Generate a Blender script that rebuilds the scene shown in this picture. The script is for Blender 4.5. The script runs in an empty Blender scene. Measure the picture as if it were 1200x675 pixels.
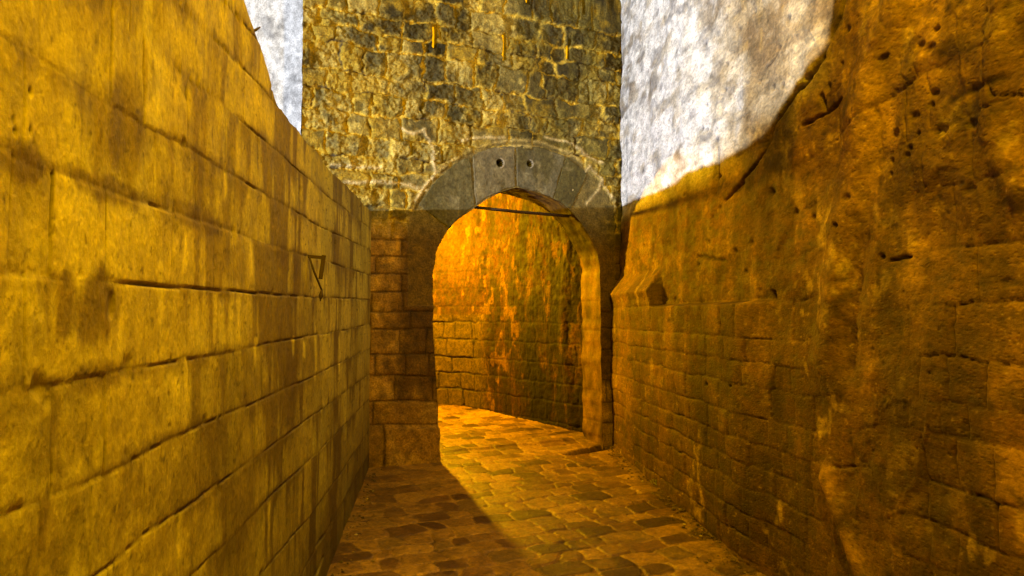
import bpy, math, numpy as np
from mathutils import Vector
R = math.radians
W, H, F = 1200.0, 675.0, 906.0
YAW, PITCH, EYE = math.atan(40/906.), math.atan(32.5/906.), 1.7
SL = 0.037                                    # the alley climbs gently

# ------------------------------------------------------------------ camera
cd = bpy.data.cameras.new('camera'); cam = bpy.data.objects.new('camera', cd)
bpy.context.collection.objects.link(cam); bpy.context.scene.camera = cam
cd.sensor_width = 36; cd.lens = 36*F/W; cd.clip_start = 0.02; cd.clip_end = 3000
cam.location = (0, 0, EYE); cam.rotation_euler = (math.pi/2+PITCH, 0, -YAW)
_fw = np.array([math.sin(YAW)*math.cos(PITCH), math.cos(YAW)*math.cos(PITCH), math.sin(PITCH)])
_rt = np.array([math.cos(YAW), -math.sin(YAW), 0.]); _up = np.cross(_rt, _fw)
def ray(px, py):
    d = _fw + _rt*(px-W/2)/F - _up*(py-H/2)/F
    return d/d[1]
def plane(px, py, p0, n):                     # a pixel read off the photograph -> a point of a vertical wall plane
    d = ray(px, py); o = np.array([0, 0, EYE])
    return o + d*(np.dot(np.array(p0)-o, n)/np.dot(d, n))

# ------------------------------------------------------------------ noise
def hsh(ix, iy, s):
    h = (ix.astype(np.int64)*374761393 + iy.astype(np.int64)*668265263 + int(s)*1274126177) & 0xffffffff
    h = ((h ^ (h >> 13))*1274126177) & 0xffffffff
    h = ((h ^ (h >> 16))*2246822519) & 0xffffffff
    return ((h ^ (h >> 15)) & 0xffffff)/float(0x1000000)
def vn(x, y, s=0):
    x, y = np.broadcast_arrays(x, y)
    xi = np.floor(x); yi = np.floor(y); fx = x-xi; fy = y-yi
    fx = fx*fx*fx*(fx*(fx*6-15)+10); fy = fy*fy*fy*(fy*(fy*6-15)+10)
    a = hsh(xi, yi, s); b = hsh(xi+1, yi, s); c = hsh(xi, yi+1, s); d = hsh(xi+1, yi+1, s)
    return (a+(b-a)*fx)*(1-fy) + (c+(d-c)*fx)*fy
def fbm(x, y, o=4, s=0, g=.5):
    t = 0; a = 1; n = 0
    for i in range(o):
        t = t + a*(vn(x*2**i+17.3*i, y*2**i-9.1*i, s+i*31)*2-1); n += a; a *= g
    return t/n
def worley(x, y, s=0, jit=.9):
    x, y = np.broadcast_arrays(x, y)
    xi = np.floor(x); yi = np.floor(y); f1 = np.full(x.shape, 9.); f2 = f1.copy(); idd = np.zeros(x.shape)
    for a in (-1, 0, 1):
        for b in (-1, 0, 1):
            cx = xi+a; cy = yi+b
            d = np.hypot(cx+.5+jit*(hsh(cx, cy, s)-.5)-x, cy+.5+jit*(hsh(cx, cy, s+7)-.5)-y)
            n = d < f1
            f2 = np.where(n, f1, np.minimum(f2, d)); idd = np.where(n, hsh(cx, cy, s+13), idd); f1 = np.where(n, d, f1)
    return f1, f2, idd
def ss(a, b, x):
    t = np.clip((x-a)/(b-a), 0, 1); return t*t*(3-2*t)
def mix(a, b, t):
    t = np.asarray(t)[..., None]; return np.asarray(a)*(1-t) + np.asarray(b)*t

# ------------------------------------------------------------------ courses of blocks
def blocks(u, z, lines, joints, seed):
    """lines: list of arrays z(u) falling; joints: dict row-> sorted u positions.  -> distance to joint, horizontal part, id, row"""
    L = np.stack([l for l in lines])          # K,N...
    row = np.sum(z[None] < L, axis=0)         # 0 above all
    K = len(lines)
    dz = np.min(np.abs(z[None]-L), axis=0)
    du = np.full(z.shape, 9.); bid = np.zeros(z.shape)
    for r in range(K+1):
        m = row == r
        if not m.any(): continue
        J = np.array(joints[r]); uu = u[m]; k = np.searchsorted(J, uu)
        lo = J[np.clip(k-1, 0, len(J)-1)]; hi = J[np.clip(k, 0, len(J)-1)]
        du[m] = np.minimum(np.abs(uu-lo), np.abs(hi-uu))
        bid[m] = hsh(np.full(uu.shape, r*7.), k.astype(float), seed)
    return du, dz, bid, row
def rand_joints(rng, u0, u1, a, b):
    J = [u0-rng.random()*b]
    while J[-1] < u1: J.append(J[-1]+a+(b-a)*rng.random())
    return J
def line_cracks(u, z, pts, w):               # soft distance to a polyline -> 0..1 inside
    d = np.full(u.shape, 9.)
    for (a, b) in zip(pts[:-1], pts[1:]):
        ax, ay = a; bx, by = b; vx, vy = bx-ax, by-ay
        t = np.clip(((u-ax)*vx+(z-ay)*vy)/(vx*vx+vy*vy+1e-9), 0, 1)
        d = np.minimum(d, np.hypot(u-ax-t*vx, z-ay-t*vy))
    return np.exp(-(d/w)**2)

# ------------------------------------------------------------------ materials
def stone_mat(name, bump=.5, rough=(.65, .95), fine=60., tint=.25, spec=.35, stretch=1.0, pit=.5, ystr=1.0):
    m = bpy.data.materials.new(name); m.use_nodes = True; nt = m.node_tree; N = nt.nodes; Lk = nt.links
    b = N['Principled BSDF']; b.inputs['Specular IOR Level'].default_value = spec
    at = N.new('ShaderNodeVertexColor'); at.layer_name = 'Col'
    tc = N.new('ShaderNodeTexCoord'); mp = N.new('ShaderNodeMapping'); mp.inputs['Scale'].default_value = (1, ystr, stretch)
    Lk.new(tc.outputs['Object'], mp.inputs[0])
    n1 = N.new('ShaderNodeTexNoise'); n1.inputs['Scale'].default_value = fine; n1.inputs['Detail'].default_value = 6; n1.inputs['Roughness'].default_value = .65
    n2 = N.new('ShaderNodeTexNoise'); n2.inputs['Scale'].default_value = fine*.22; n2.inputs['Detail'].default_value = 5
    n3 = N.new('ShaderNodeTexVoronoi'); n3.inputs['Scale'].default_value = fine*.9
    for n in (n1, n2, n3): Lk.new(mp.outputs[0], n.inputs['Vector'])
    r1 = N.new('ShaderNodeMapRange'); r1.inputs[1].default_value = .3; r1.inputs[2].default_value = .7; r1.inputs[3].default_value = 1-tint*1.3; r1.inputs[4].default_value = 1+tint
    Lk.new(n1.outputs[0], r1.inputs[0])
    r2 = N.new('ShaderNodeMapRange'); r2.inputs[1].default_value = .3; r2.inputs[2].default_value = .7; r2.inputs[3].default_value = 1-tint; r2.inputs[4].default_value = 1+tint
    Lk.new(n2.outputs[0], r2.inputs[0])
    mu = N.new('ShaderNodeMath'); mu.operation = 'MULTIPLY'; Lk.new(r1.outputs[0], mu.inputs[0]); Lk.new(r2.outputs[0], mu.inputs[1])
    vm = N.new('ShaderNodeVectorMath'); vm.operation = 'SCALE'; Lk.new(at.outputs[0], vm.inputs[0]); Lk.new(mu.outputs[0], vm.inputs['Scale'])
    Lk.new(vm.outputs[0], b.inputs['Base Color'])
    rr = N.new('ShaderNodeMapRange'); rr.inputs[1].default_value = .3; rr.inputs[2].default_value = .7; rr.inputs[3].default_value = rough[0]; rr.inputs[4].default_value = rough[1]
    Lk.new(n2.outputs[0], rr.inputs[0]); Lk.new(rr.outputs[0], b.inputs['Roughness'])
    ps = N.new('ShaderNodeMapRange'); ps.inputs[1].default_value = .0; ps.inputs[2].default_value = .35; ps.inputs[3].default_value = -pit; ps.inputs[4].default_value = 0
    Lk.new(n3.outputs['Distance'], ps.inputs[0])
    ad = N.new('ShaderNodeMath'); ad.operation = 'ADD'; Lk.new(n1.outputs[0], ad.inputs[0]); Lk.new(n2.outputs[0], ad.inputs[1])
    ad2 = N.new('ShaderNodeMath'); ad2.operation = 'ADD'; Lk.new(ad.outputs[0], ad2.inputs[0]); Lk.new(ps.outputs[0], ad2.inputs[1])
    bp = N.new('ShaderNodeBump'); bp.inputs['Strength'].default_value = bump; bp.inputs['Distance'].default_value = .012
    Lk.new(ad2.outputs[0], bp.inputs['Height']); Lk.new(bp.outputs[0], b.inputs['Normal'])
    return m
M_ashlar = stone_mat('ashlar limestone', bump=.35, fine=60, tint=.24, stretch=.8, rough=(.6, .85), pit=.3)
M_rock = stone_mat('weathered rock plaster', bump=.5, fine=70, tint=.34, stretch=.9, ystr=.45, rough=(.7, .95))
M_rubble = stone_mat('rubble masonry', bump=1.0, fine=60, tint=.42, rough=(.75, .95))
M_paver = stone_mat('worn paving stone', bump=.5, fine=60, tint=.3, rough=(.45, .7), spec=.45, pit=.2)
def iron_mat(name, col, rough=.7):
    m = bpy.data.materials.new(name); m.use_nodes = True; nt = m.node_tree; b = nt.nodes['Principled BSDF']
    n = nt.nodes.new('ShaderNodeTexNoise'); n.inputs['Scale'].default_value = 60; n.inputs['Detail'].default_value = 5
    cr = nt.nodes.new('ShaderNodeValToRGB'); cr.color_ramp.elements[0].color = (*[c*.5 for c in col], 1); cr.color_ramp.elements[1].color = (*[c*1.5 for c in col], 1)
    cr.color_ramp.elements[0].position = .35; cr.color_ramp.elements[1].position = .65
    nt.links.new(n.outputs[0], cr.inputs[0]); nt.links.new(cr.outputs[0], b.inputs['Base Color'])
    b.inputs['Metallic'].default_value = .4; b.inputs['Roughness'].default_value = rough
    bp = nt.nodes.new('ShaderNodeBump'); bp.inputs['Strength'].default_value = .5; bp.inputs['Distance'].default_value = .004
    nt.links.new(n.outputs[0], bp.inputs['Height']); nt.links.new(bp.outputs[0], b.inputs['Normal'])
    return m
M_iron = iron_mat('rusted iron', (.07, .042, .022))
M_lampiron = iron_mat('lamp iron', (.02, .02, .02), .5)
def glow_mat(name, col, st):
    m = bpy.data.materials.new(name); m.use_nodes = True; b = m.node_tree.nodes['Principled BSDF']
    b.inputs['Base Color'].default_value = (*col, 1); b.inputs['Emission Color'].default_value = (*col, 1); b.inputs['Emission Strength'].default_value = st
    return m

# ------------------------------------------------------------------ mesh helpers
COL = bpy.context.collection
def link(name, me, mat, parent=None):
    o = bpy.data.objects.new(name, me); COL.objects.link(o); me.materials.append(mat)
    if parent: o.parent = parent
    return o
def raw(name, V, Fq, C, mat, parent=None, smooth=True):
    V = np.asarray(V, dtype=np.float32); Fq = np.asarray(Fq, dtype=np.int32)
    me = bpy.data.meshes.new(name); me.vertices.add(len(V)); me.vertices.foreach_set('co', V.ravel())
    k = Fq.shape[1]; me.loops.add(Fq.size); me.loops.foreach_set('vertex_index', Fq.ravel())
    me.polygons.add(len(Fq)); me.polygons.foreach_set('loop_start', np.arange(0, Fq.size, k, dtype=np.int32))
    me.polygons.foreach_set('loop_total', np.full(len(Fq), k, dtype=np.int32)) if False else None
    me.update(calc_edges=True)
    me.polygons.foreach_set('use_smooth', np.full(len(Fq), smooth))
    ca = me.color_attributes.new('Col', 'FLOAT_COLOR', 'POINT')
    C4 = np.ones((len(V), 4), dtype=np.float32); C4[:, :3] = np.clip(C, .0006, .9); ca.data.foreach_set('color', C4.ravel())
    me.validate(); me.update()
    return link(name, me, mat, parent)
def gridfaces(ny, nx, keep=None, flip=False):
    i = np.arange(ny*nx).reshape(ny, nx)
    q = np.stack([i[:-1, :-1], i[:-1, 1:], i[1:, 1:], i[1:, :-1]], -1)
    if flip: q = q[..., ::-1]
    q = q.reshape(-1, 4)
    return q if keep is None else q[keep.ravel()]
def sheet(name, P, C, mat, parent=None, keep=None, flip=False):
    ny, nx = P.shape[:2]
    q = gridfaces(ny, nx, keep, flip); used = np.unique(q); re = np.full(ny*nx, -1); re[used] = np.arange(len(used))
    return raw(name, P.reshape(-1, 3)[used], re[q], C.reshape(-1, 3)[used], mat, parent)
def join_into(dst, others):                   # several sheets of one wall -> one mesh object
    import bmesh
    bm = bmesh.new(); bm.from_mesh(dst.data)
    for o in others: bm.from_mesh(o.data)
    bm.to_mesh(dst.data); bm.free()
    for o in others:
        me = o.data; bpy.data.objects.remove(o); bpy.data.meshes.remove(me)
    dst.data.update()
def empty(name, loc=(0, 0, 0)):
    o = bpy.data.objects.new(name, None); COL.objects.link(o); o.location = loc; return o
def tag(o, label=None, cat=None, group=None, kind=None):
    for k, v in (('label', label), ('category', cat), ('group', group), ('kind', kind)):
        if v: o[k] = v
    return o
def tube(pts, r, seg=10, flat=1.0):
    V = []; Q = []; pts = [Vector(p) for p in pts]; rs = r if isinstance(r, (list, tuple)) else [r]*len(pts)
    for i, p in enumerate(pts):
        t = (pts[min(i+1, len(pts)-1)]-pts[max(i-1, 0)]).normalized()
        a = t.cross(Vector((0, 0, 1)));  a = a.normalized() if a.length > .1 else Vector((1, 0, 0)); b = t.cross(a)
        for k in range(seg):
            c = 2*math.pi*k/seg; V.append(p+a*math.cos(c)*rs[i]+b*math.sin(c)*rs[i]*flat)
    for i in range(len(pts)-1):
        for k in range(seg): Q.append((i*seg+k, i*seg+(k+1) % seg, (i+1)*seg+(k+1) % seg, (i+1)*seg+k))
    n = len(V); V += [pts[0], pts[-1]]
    F_ = list(Q) + [(n, (k+1) % seg, k) for k in range(seg)] + [(n+1, n-seg+k, n-seg+(k+1) % seg) for k in range(seg)]
    return V, F_
def poly(name, parts, mat, parent=None, smooth=True):
    V = []; Fs = []
    for v, f in parts:
        o = len(V); V += [tuple(x) for x in v]; Fs += [tuple(i+o for i in q) for q in f]
    me = bpy.data.meshes.new(name); me.from_pydata(V, [], Fs); me.update()
    for p in me.polygons: p.use_smooth = smooth
    return link(name, me, mat, parent)
def bar(p0, p1, w, t, up=(0, 0, 1)):          # rectangular bar with its true thickness
    p0 = Vector(p0); p1 = Vector(p1); d = (p1-p0).normalized(); a = d.cross(Vector(up)).normalized(); b = a.cross(d)
    V = [p+a*sx*w/2+b*sy*t/2 for p in (p0, p1) for sx, sy in ((-1, -1), (1, -1), (1, 1), (-1, 1))]
    return V, [(0, 1, 2, 3), (7, 6, 5, 4), (0, 4, 5, 1), (1, 5, 6, 2), (2, 6, 7, 3), (3, 7, 4, 0)]

# ================================================================== LEFT WALL (parapet of big ashlar)
def xl(y): return -(.887+.0465*(y-4.59))
pL0 = np.array([xl(0), 0, 0]); nL = np.array([1, .0465, 0.]); nL /= np.linalg.norm(nL)
def lw(px, py): p = plane(px, py, pL0, nL); return p[1], p[2]
LL = [[(205, -60), (262, 0), (300, 45), (332, 80)],
      [(206, 0), (226, 18), (274, 70), (302, 98), (322, 121), (433, 246)],
      [(121, 2), (171, 48), (221, 91), (241, 103), (289, 146), (335, 186), (383, 229), (433, 267)],
      [(5, 43), (65, 83), (126, 118), (171, 146), (221, 171), (267, 201), (322, 234), (378, 267), (433, 292)],
      [(0, 174), (50, 199), (101, 216), (146, 231), (201, 247), (277, 274), (327, 290), (378, 305), (433, 322)],
      [(0, 318), (30, 322), (101, 327), (196, 336), (252, 340), (317, 345), (433, 351)],
      [(0, 463), (30, 457), (101, 442), (156, 433), (252, 416), (322, 401), (403, 387), (433, 380)],
      [(0, 607), (60, 582), (126, 557), (174, 526), (242, 495), (302, 471), (362, 443), (433, 408)],
      [(111, 673), (174, 623), (216, 596), (262, 564), (337, 509), (433, 438)],
      [(226, 672), (272, 630), (320, 579), (367, 536), (433, 467)],
      [(307, 672), (362, 607), (398, 557), (435, 501)],
      [(352, 675), (390, 610), (433, 530)]]
LJ = {2: [20, 148, 236, 283, 330], 3: [40, 126, 165, 217, 262, 300, 345], 4: [22, 90, 178, 228, 278, 318, 352], 5: [59, 122, 200, 250, 274, 330, 365],
      6: [31, 134, 221, 275, 300, 330, 372], 7: [66, 126, 222, 265, 308, 350], 8: [53, 110, 172, 238, 300, 345], 9: [130, 212, 268, 318, 362],
      10: [210, 255, 317, 352], 11: [290, 340, 380]}
rngL = np.random.default_rng(5)
# sample positions: dense where the camera is near
dl = []
y = 1.02
while y < 7.62:
    dl.append(y); y += max(.0028, .0013*y*y/0.9)
ysL = np.array(list(np.arange(-6, 1.02, .06))+dl+[7.7, 7.9])
TOPP = np.array([lw(*p) for p in [(285, 0), (295, 28), (308, 65), (318, 101), (325, 122), (340, 144), (356, 161), (380, 190), (410, 222), (433, 245)]])
def ltop(y):                                   # height of the parapet's top edge
    y0_, z0_ = TOPP[0]
    return np.interp(y, [-6, y0_-.9, y0_-.5, y0_-.25]+list(TOPP[:, 0])+[8], [5.2, 5.2, z0_+1.3, z0_+.6]+list(TOPP[:, 1])+[TOPP[-1, 1]])
zr = np.concatenate([np.arange(-.15, .2, .02), np.arange(.2, 2.75, .0052)])
U = np.repeat(ysL[None], len(zr), 0)
top = ltop(ysL)+fbm(ysL*3.3, ysL*0, 4, 90)*.022; Z = zr[:, None]*np.ones_like(U)
# rows above 2.4 are stretched up to the real top so the outline is followed exactly
k = (zr > 2.2); f = np.where(k, (zr-2.2)/(zr[-1]-2.2), 0)[:, None]
Z = np.where(k[:, None], 2.2+f*(top[None]-2.2), Z)
wu = fbm(U*6, Z*6, 3, 3)*.007 + fbm(U*30, Z*30, 2, 5)*.002; wz = fbm(U*5, Z*5, 3, 4)*.003 + fbm(U*28, Z*28, 2, 6)*.0015
lines = []
for pts in LL:
    a = np.array([lw(*p) for p in pts]); a = a[np.argsort(a[:, 0])]
    sl0 = a[0, 1]; lines.append(np.interp(U, a[:, 0], a[:, 1], left=a[0, 1], right=a[-1, 1]))
lines = [lines[0]+.66, lines[0]+.44, lines[0]+.22]+lines; OFF = 3
joints = {}
for r in range(len(lines)+1):
    q = LJ.get(r-OFF)
    if q:
        ys = sorted(float(lw(p, 340)[0]) for p in q)
        joints[r] = [y_ for y_ in rand_joints(rngL, -6, ys[0]-.25, .3, .5) if y_ < ys[0]-.12]+ys+rand_joints(rngL, ys[-1]+.45, 8, .35, .75)[1:]
    else: joints[r] = rand_joints(rngL, -6, 8.2, .25, .55)
du, dz, bid, row = blocks(U+wu, Z+wz, lines, joints, 11)
cut = fbm(U*2.2, row*3.7+Z*1.5, 3, 21)         # joints open and close along their length
nearf = .35+.65*ss(1.3, 2.3, U)
jh = ss(-.15, .4, cut); jv = ss(-.1, .6, fbm(U*1.3+row*5, Z*3, 2, 22))
h = -.012*np.exp(-(dz/.0026)**2)*(.05+1.1*jh)*nearf - .005*np.exp(-(du/.0022)**2)*(.15+.9*jv)
h -= .0012*np.exp(-(dz/.010)**2)+.0006*np.exp(-(du/.008)**2)
h += (bid-.5)*.004 + fbm(U*3, Z*3, 4, 30)*.005 + fbm(U*22, Z*16, 4, 33)*.0022
w1, w2, _ = worley(U*16, Z*16, 41); pits = ss(.14, .04, w1)*ss(.45, .7, fbm(U*5, Z*5, 3, 44)); h -= .005*pits
chip = ss(.5, .8, fbm(U*7, Z*7, 3, 45))*np.exp(-(np.minimum(dz, du)/.03)**2); h -= .010*chip
baseL = (np.interp(ysL, [3, 8], [1, 1])[None])
floorz = SL*U
h -= .02*line_cracks(U, Z, [lw(371, 640), lw(381, 626)], .006)+.05*line_cracks(U, Z, [lw(369, 680), lw(373, 668), lw(378, 655)], .010)
# colour: ochre limestone, brown vertical runs, soot at the joints
rz_ = row*2.7; st = fbm(U*6, Z*1.4+rz_, 4, 50); st2 = fbm(U*19, Z*2.2+rz_, 3, 51); big = fbm(U*1.5, Z*2.4, 4, 52); rb = fbm(U*2.2, Z*(.6), 3, 77)
c = np.ones(U.shape+(3,))*np.array([.50, .41, .25])
c = mix(c, [.58, .50, .31], ss(-.1, .5, fbm(U*4, Z*2, 4, 53)))
drip = np.exp(-np.maximum(0, (np.min(np.where(np.stack(lines) > Z[None], np.stack(lines)-Z[None], 9), 0)))/.09)
dark = ss(-.12, .38, st*.9+st2*.5+rb*.9+.40*drip-.20)
c = mix(c, [.15, .095, .04], dark*(.62+.25*ss(2.0, 4.0, U)))
c = mix(c, [.20, .14, .07], ss(.05, .6, big)*.7)
c = mix(c, [.72, .62, .36], ss(.28, .55, st2*.6+st*.4-.3*dark)*.75)
c *= (.84+.30*bid)[..., None]
c = mix(c, [.05, .035, .02], np.clip(np.exp(-(dz/.0042)**2)*(.12+.8*jh)*nearf+np.exp(-(du/.004)**2)*(.25+.6*jv), 0, 1))
c = mix(c, [.17, .12, .06], np.exp(-(dz/.022)**2)*ss(-.2, .5, fbm(U*5, row*4, 3, 60))*.8)
c = mix(c, [.06, .04, .02], np.clip(pits*.8+chip*.5, 0, 1))
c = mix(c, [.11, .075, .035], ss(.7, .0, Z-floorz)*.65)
blob = 0
for (px, py, ru, rz, a_) in [(95, 365, .16, .07, 1), (60, 345, .07, .05, .9), (150, 150, .10, .10, .8), (165, 75, .08, .08, .5), (30, 190, .12, .035, 1), (110, 215, .25, .028, .9), (230, 255, .2, .03, .8), (45, 400, .10, .05, .5), (100, 610, .25, .09, .5),
                     (235, 540, .16, .10, .5), (330, 300, .12, .06, .6), (345, 320, .08, .10, .7), (60, 520, .12, .05, .4), (250, 75, .06, .12, .4), (345, 440, .2, .12, .6), (300, 170, .14, .10, .4), (15, 470, .1, .06, .6), (120, 440, .2, .03, .5)]:
    a, b = lw(px, py); q = ((U-a)/ru)**2+((Z-b)/rz)**2+1.6*fbm(U*14, Z*5, 4, 80)+.6*st2
    blob = np.maximum(blob, a_*ss(1.5, .2, q))
c = mix(c, [.13, .08, .03], blob*.8)
brt = 0
for (px, y0_, y1_) in [(219, 421, 481), (279, 350, 405), (252, 345, 410), (211, 602, 662), (316, 587, 657), (216, 272, 327), (294, 282, 327), (141, 375, 425), (300, 395, 430), (205, 440, 470), (345, 395, 420), (357, 400, 425), (370, 395, 450), (398, 395, 450), (405, 460, 500), (265, 200, 240)]:
    a, b0 = lw(px, y0_); _, b1_ = lw(px, y1_); brt = np.maximum(brt, np.exp(-((U-a+.012*fbm(Z*9, U*0, 2, 81))/(.007*a+.004))**2)*ss(b1_-.01, b1_+.04, Z)*ss(b0+.01, b0-.01, Z))
c = mix(c, [.85, .72, .36], brt*.75)
spk = fbm(U*45, Z*40, 3, 83, .7); c = c*(1+.16*spk)[..., None]; c = mix(c, [.05, .03, .012], ss(.45, .62, -spk)*.5)
c *= np.array([1.03, 1.00, .16])*(1-.34*ss(1.9, .7, Z+.2*fbm(U*2, Z*2, 3, 82)))[..., None]  # lower wall painted darker, standing in for the lamp's falloff
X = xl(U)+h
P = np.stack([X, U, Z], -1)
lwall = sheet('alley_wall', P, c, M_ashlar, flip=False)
# coping and outer face
T = 14; tt = np.linspace(0, 1, T)[:, None]
yt = ysL[None]*np.ones((T, 1)); tp = P[-1]
Pt = np.stack([tp[None, :, 0]-.50*tt, yt, tp[None, :, 2]-.03*tt+fbm(yt*8, tt*4, 3, 71)*.012*np.minimum(1, tt*3)], -1)
Ct = np.ones(Pt.shape)*np.array([.30, .24, .15])*(1+.4*fbm(yt*6, tt*5, 3, 72))[..., None]
s2 = sheet('coping', Pt, Ct, M_ashlar)
zb = np.linspace(0, 1, 30)[:, None]; Pb = np.stack([Pt[-1][None, :, 0]*np.ones((30, 1))-.02*zb, ysL[None]*np.ones((30, 1)), Pt[-1][None, :, 2]*(1-zb)-.5*zb], -1)
s3 = sheet('outer', Pb, np.ones(Pb.shape)*np.array([.3, .25, .18]), M_ashlar)
join_into(lwall, [s2, s3])
tag(lwall, 'yellow-lit wall of large smooth stone blocks with a curved sloping top, left of the alley', 'wall', kind='thing')

# ================================================================== RIGHT WALL (old rock plaster above, small masonry below)
def xr(y): return 1.72-.047*(y-4.6)
pR0 = np.array([xr(0), 0, 0]); nR = np.array([-1, -.047, 0.]); nR /= np.linalg.norm(nR)
def rw(px, py): p = plane(px, py, pR0, nR); return p[1], p[2]
dr = []; y = 1.9
while y < 8.75:
    dr.append(y); y += min(.022, max(.0050, .00095*y*y/1.7))
ysR = np.array(list(np.arange(-6, 1.9, .08))+dr)
zR = np.concatenate([np.arange(-.15, .1, .03), np.arange(.1, 3.4, .0075), np.arange(3.4, 5.4, .012), np.arange(5.4, 7.01, .1)])
U, Z = np.meshgrid(ysR, zR)
wu = fbm(U*7, Z*7, 3, 103)*.022+fbm(U*30, Z*30, 2, 104)*.006; wz = fbm(U*6, Z*6, 3, 105)*.016+fbm(U*30, Z*30, 2, 106)*.005
farz = [1.79, 1.565, 1.42, 1.275, 1.09, .93, .79, .65, .49, .34, .2]
nearz = [1.95, 1.75, 1.54, 1.37, 1.245, 1.05, .88, .72, .55, .38, .2]
lines = [b+(a-b)*ss(3.0, 4.2, U) for a, b in zip(farz, nearz)]
lines = [lines[0]+.24*(i) for i in range(14, 0, -1)]+lines
rngR = np.random.default_rng(9); joints = {}
for r in range(len(lines)+1): joints[r] = rand_joints(rngR, -6, 9, .16, .42)
NJ = {15: [(1092, 330), (1150, 330)], 16: [(1070, 400), (1124, 400)], 17: [(1084, 460), (1117, 460), (1158, 460)], 18: [(1072, 500), (1107, 500), (1139, 500)], 19: [(1040, 560), (1087, 560), (1124, 570), (1168, 570)]}
for r, q in NJ.items():
    ys = sorted(float(rw(*p)[0]) for p in q); joints[r] = sorted([j for j in joints[r] if j < ys[0]-.15 or j > ys[-1]+.15]+ys)
# px 790-900 joints of the low wall
du, dz, bid, row = blocks(U+wu, Z+wz, lines, joints, 12)
mason = np.clip(ss(1.86, 1.78, Z+.03*fbm(U*4, Z*0, 2, 107))*ss(3.4, 4.3, U) + ss(1.98, 1.93, Z)*ss(3.1, 2.7, U+.15*fbm(Z*3, U, 2, 108)), 0, 1)
mid = 1-mason
covered = ss(-.1, .35, fbm(U*1.6, Z*1.6, 3, 109))
vis = mason*(1-.45*covered)+(.10+.35*ss(4.4, 3.4, U)*ss(3.1, 2.6, Z)*1.7*ss(-.2, .2, fbm(U*1.5, Z*1.5, 2, 180))+.25*ss(4.2, 5, U)*ss(2.4, 2.8, Z))*mid
open_ = ss(.1, .55, fbm(U*3.5, row*2.9, 3, 110))
big = fbm(U*.8, Z*.8, 4, 111); mid_ = fbm(U*2, Z*3, 4, 112); fin = fbm(U*7, Z*11, 4, 113); vst = fbm(U*3.6, Z*2.0, 5, 114)
rd = 1-np.abs(fbm(U*2.2+Z*.6, Z*1.6, 4, 131)); 
up = ss(1.8, 2.6, Z)
h = big*.05+mid_*(.010+.010*mid)+fin*(.003+.004*mid)+vst*.004*mid+(rd-.7)*.022*mid
f1, f2, fid = worley(U*3.2+.3*mid_, Z*2.2+.3*fin, 120); h += mid*(fid-.5)*.010*ss(.0, .12, f2-f1)
edge = np.exp(-(dz/.0048)**2)*(.2+1.1*open_)+(.35+.5*open_)*np.exp(-(du/.0045)**2)
h -= vis*(.014*edge+.004*np.exp(-(np.minimum(dz, du)/.02)**2)); h += mason*(bid-.5)*.009
# low masonry stands proud of the upper wall, with a sloping buttress at the gateway end
pro = .10*ss(1.80, 1.775, Z)*ss(4.25, 4.9, U)*ss(6.84, 6.78, U)
ubt = (U-6.72)/(8.3-6.72)
btop = 1.90+.0*U
pb = np.clip((2.12-Z)*.65, 0, .125)*ss(6.64, 6.72, U)*ss(8.32, 8.27, U)
pb = np.maximum(pb, 0); pb = np.minimum(pb, .10+.025*ss(1.84, 1.93, Z)); h += np.maximum(pro, pb)
h -= .18*ss(8.30, 8.42, U)
# the crest that catches the lamp on the near part of the wall
c1 = [rw(1075, -60), rw(1050, 20), rw(1022, 95), rw(1005, 200), rw(985, 300), rw(975, 420)]
h += .055*line_cracks(U, Z, c1, .16)-.03*line_cracks(U, Z, [(a-.16, b) for a, b in c1], .09)
c2 = [rw(1190, -60), rw(1178, 20), rw(1165, 100), rw(1170, 170), rw(1200, 220)]
h += .03*line_cracks(U, Z, c2, .07)
# toe stone that leans on the wall low on the right
c3 = [rw(975, 560), rw(1000, 620), rw(1030, 700)]
h += .05*line_cracks(U, Z, c3, .06)*ss(1.3, 1.1, Z)
# cracks
ck = [([(965, 70), (952, 93), (938, 106), (925, 122), (914, 140), (903, 163), (893, 185), (870, 210), (850, 235)], .011, .05), ([(965, 70), (972, 50), (985, 20), (990, -10)], .008, .03),
      ([(842, 165), (841, 185), (838, 205), (836, 228)], .012, .055), ([(945, 145), (968, 133), (985, 118)], .007, .06), ([(968, 133), (963, 112)], .006, .05),
      ([(1045, 304), (1065, 300)], .006, .05), ([(905, 340), (907, 355)], .006, .04), ([(870, 215), (862, 225)], .012, .03), ([(908, 65), (897, 80), (888, 96)], .008, .035),
      ([(820, 300), (850, 305)], .012, .02), ([(1115, 118), (1150, 103), (1180, 92)], .014, .008), ([(1165, 100), (1172, 112), (1198, 112)], .003, .012)]
wobx = fbm(U*14, Z*14, 4, 140)*.018; wobz = fbm(U*14+9, Z*14, 4, 141)*.018
cm = 0
for pts, w, dp in ck:
    g = line_cracks((U+wobx)*.4, Z+wobz*.6, [(rw(*p)[0]*.4, rw(*p)[1]) for p in pts], w*(.75+.5*vn(U*9, Z*9, 190))*.9); h -= dp*g; cm = np.maximum(cm, g)
sp = 0
for (px, py, rr) in [(1061, 186, .015), (1064, 176, .012), (1073, 158, .009), (1100, 152, .016), (1104, 153, .016), (1089, 124, .011), (1098, 35, .01), (1040, 68, .012), (987, 77, .009), (1042, 205, .012), (1040, 190, .01), (1033, 300, .012), (990, 265, .012), (950, 255, .014), (905, 225, .02), (792, 350, .02), (858, 355, .012), (843, 450, .012), (872, 452, .012)]:
    a, b = rw(px, py); sp = np.maximum(sp, np.exp(-((((U+wobx-a)*.5)**2+(Z+wobz-b)**2)/rr**2)**1.5))
h -= .02*sp
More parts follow.
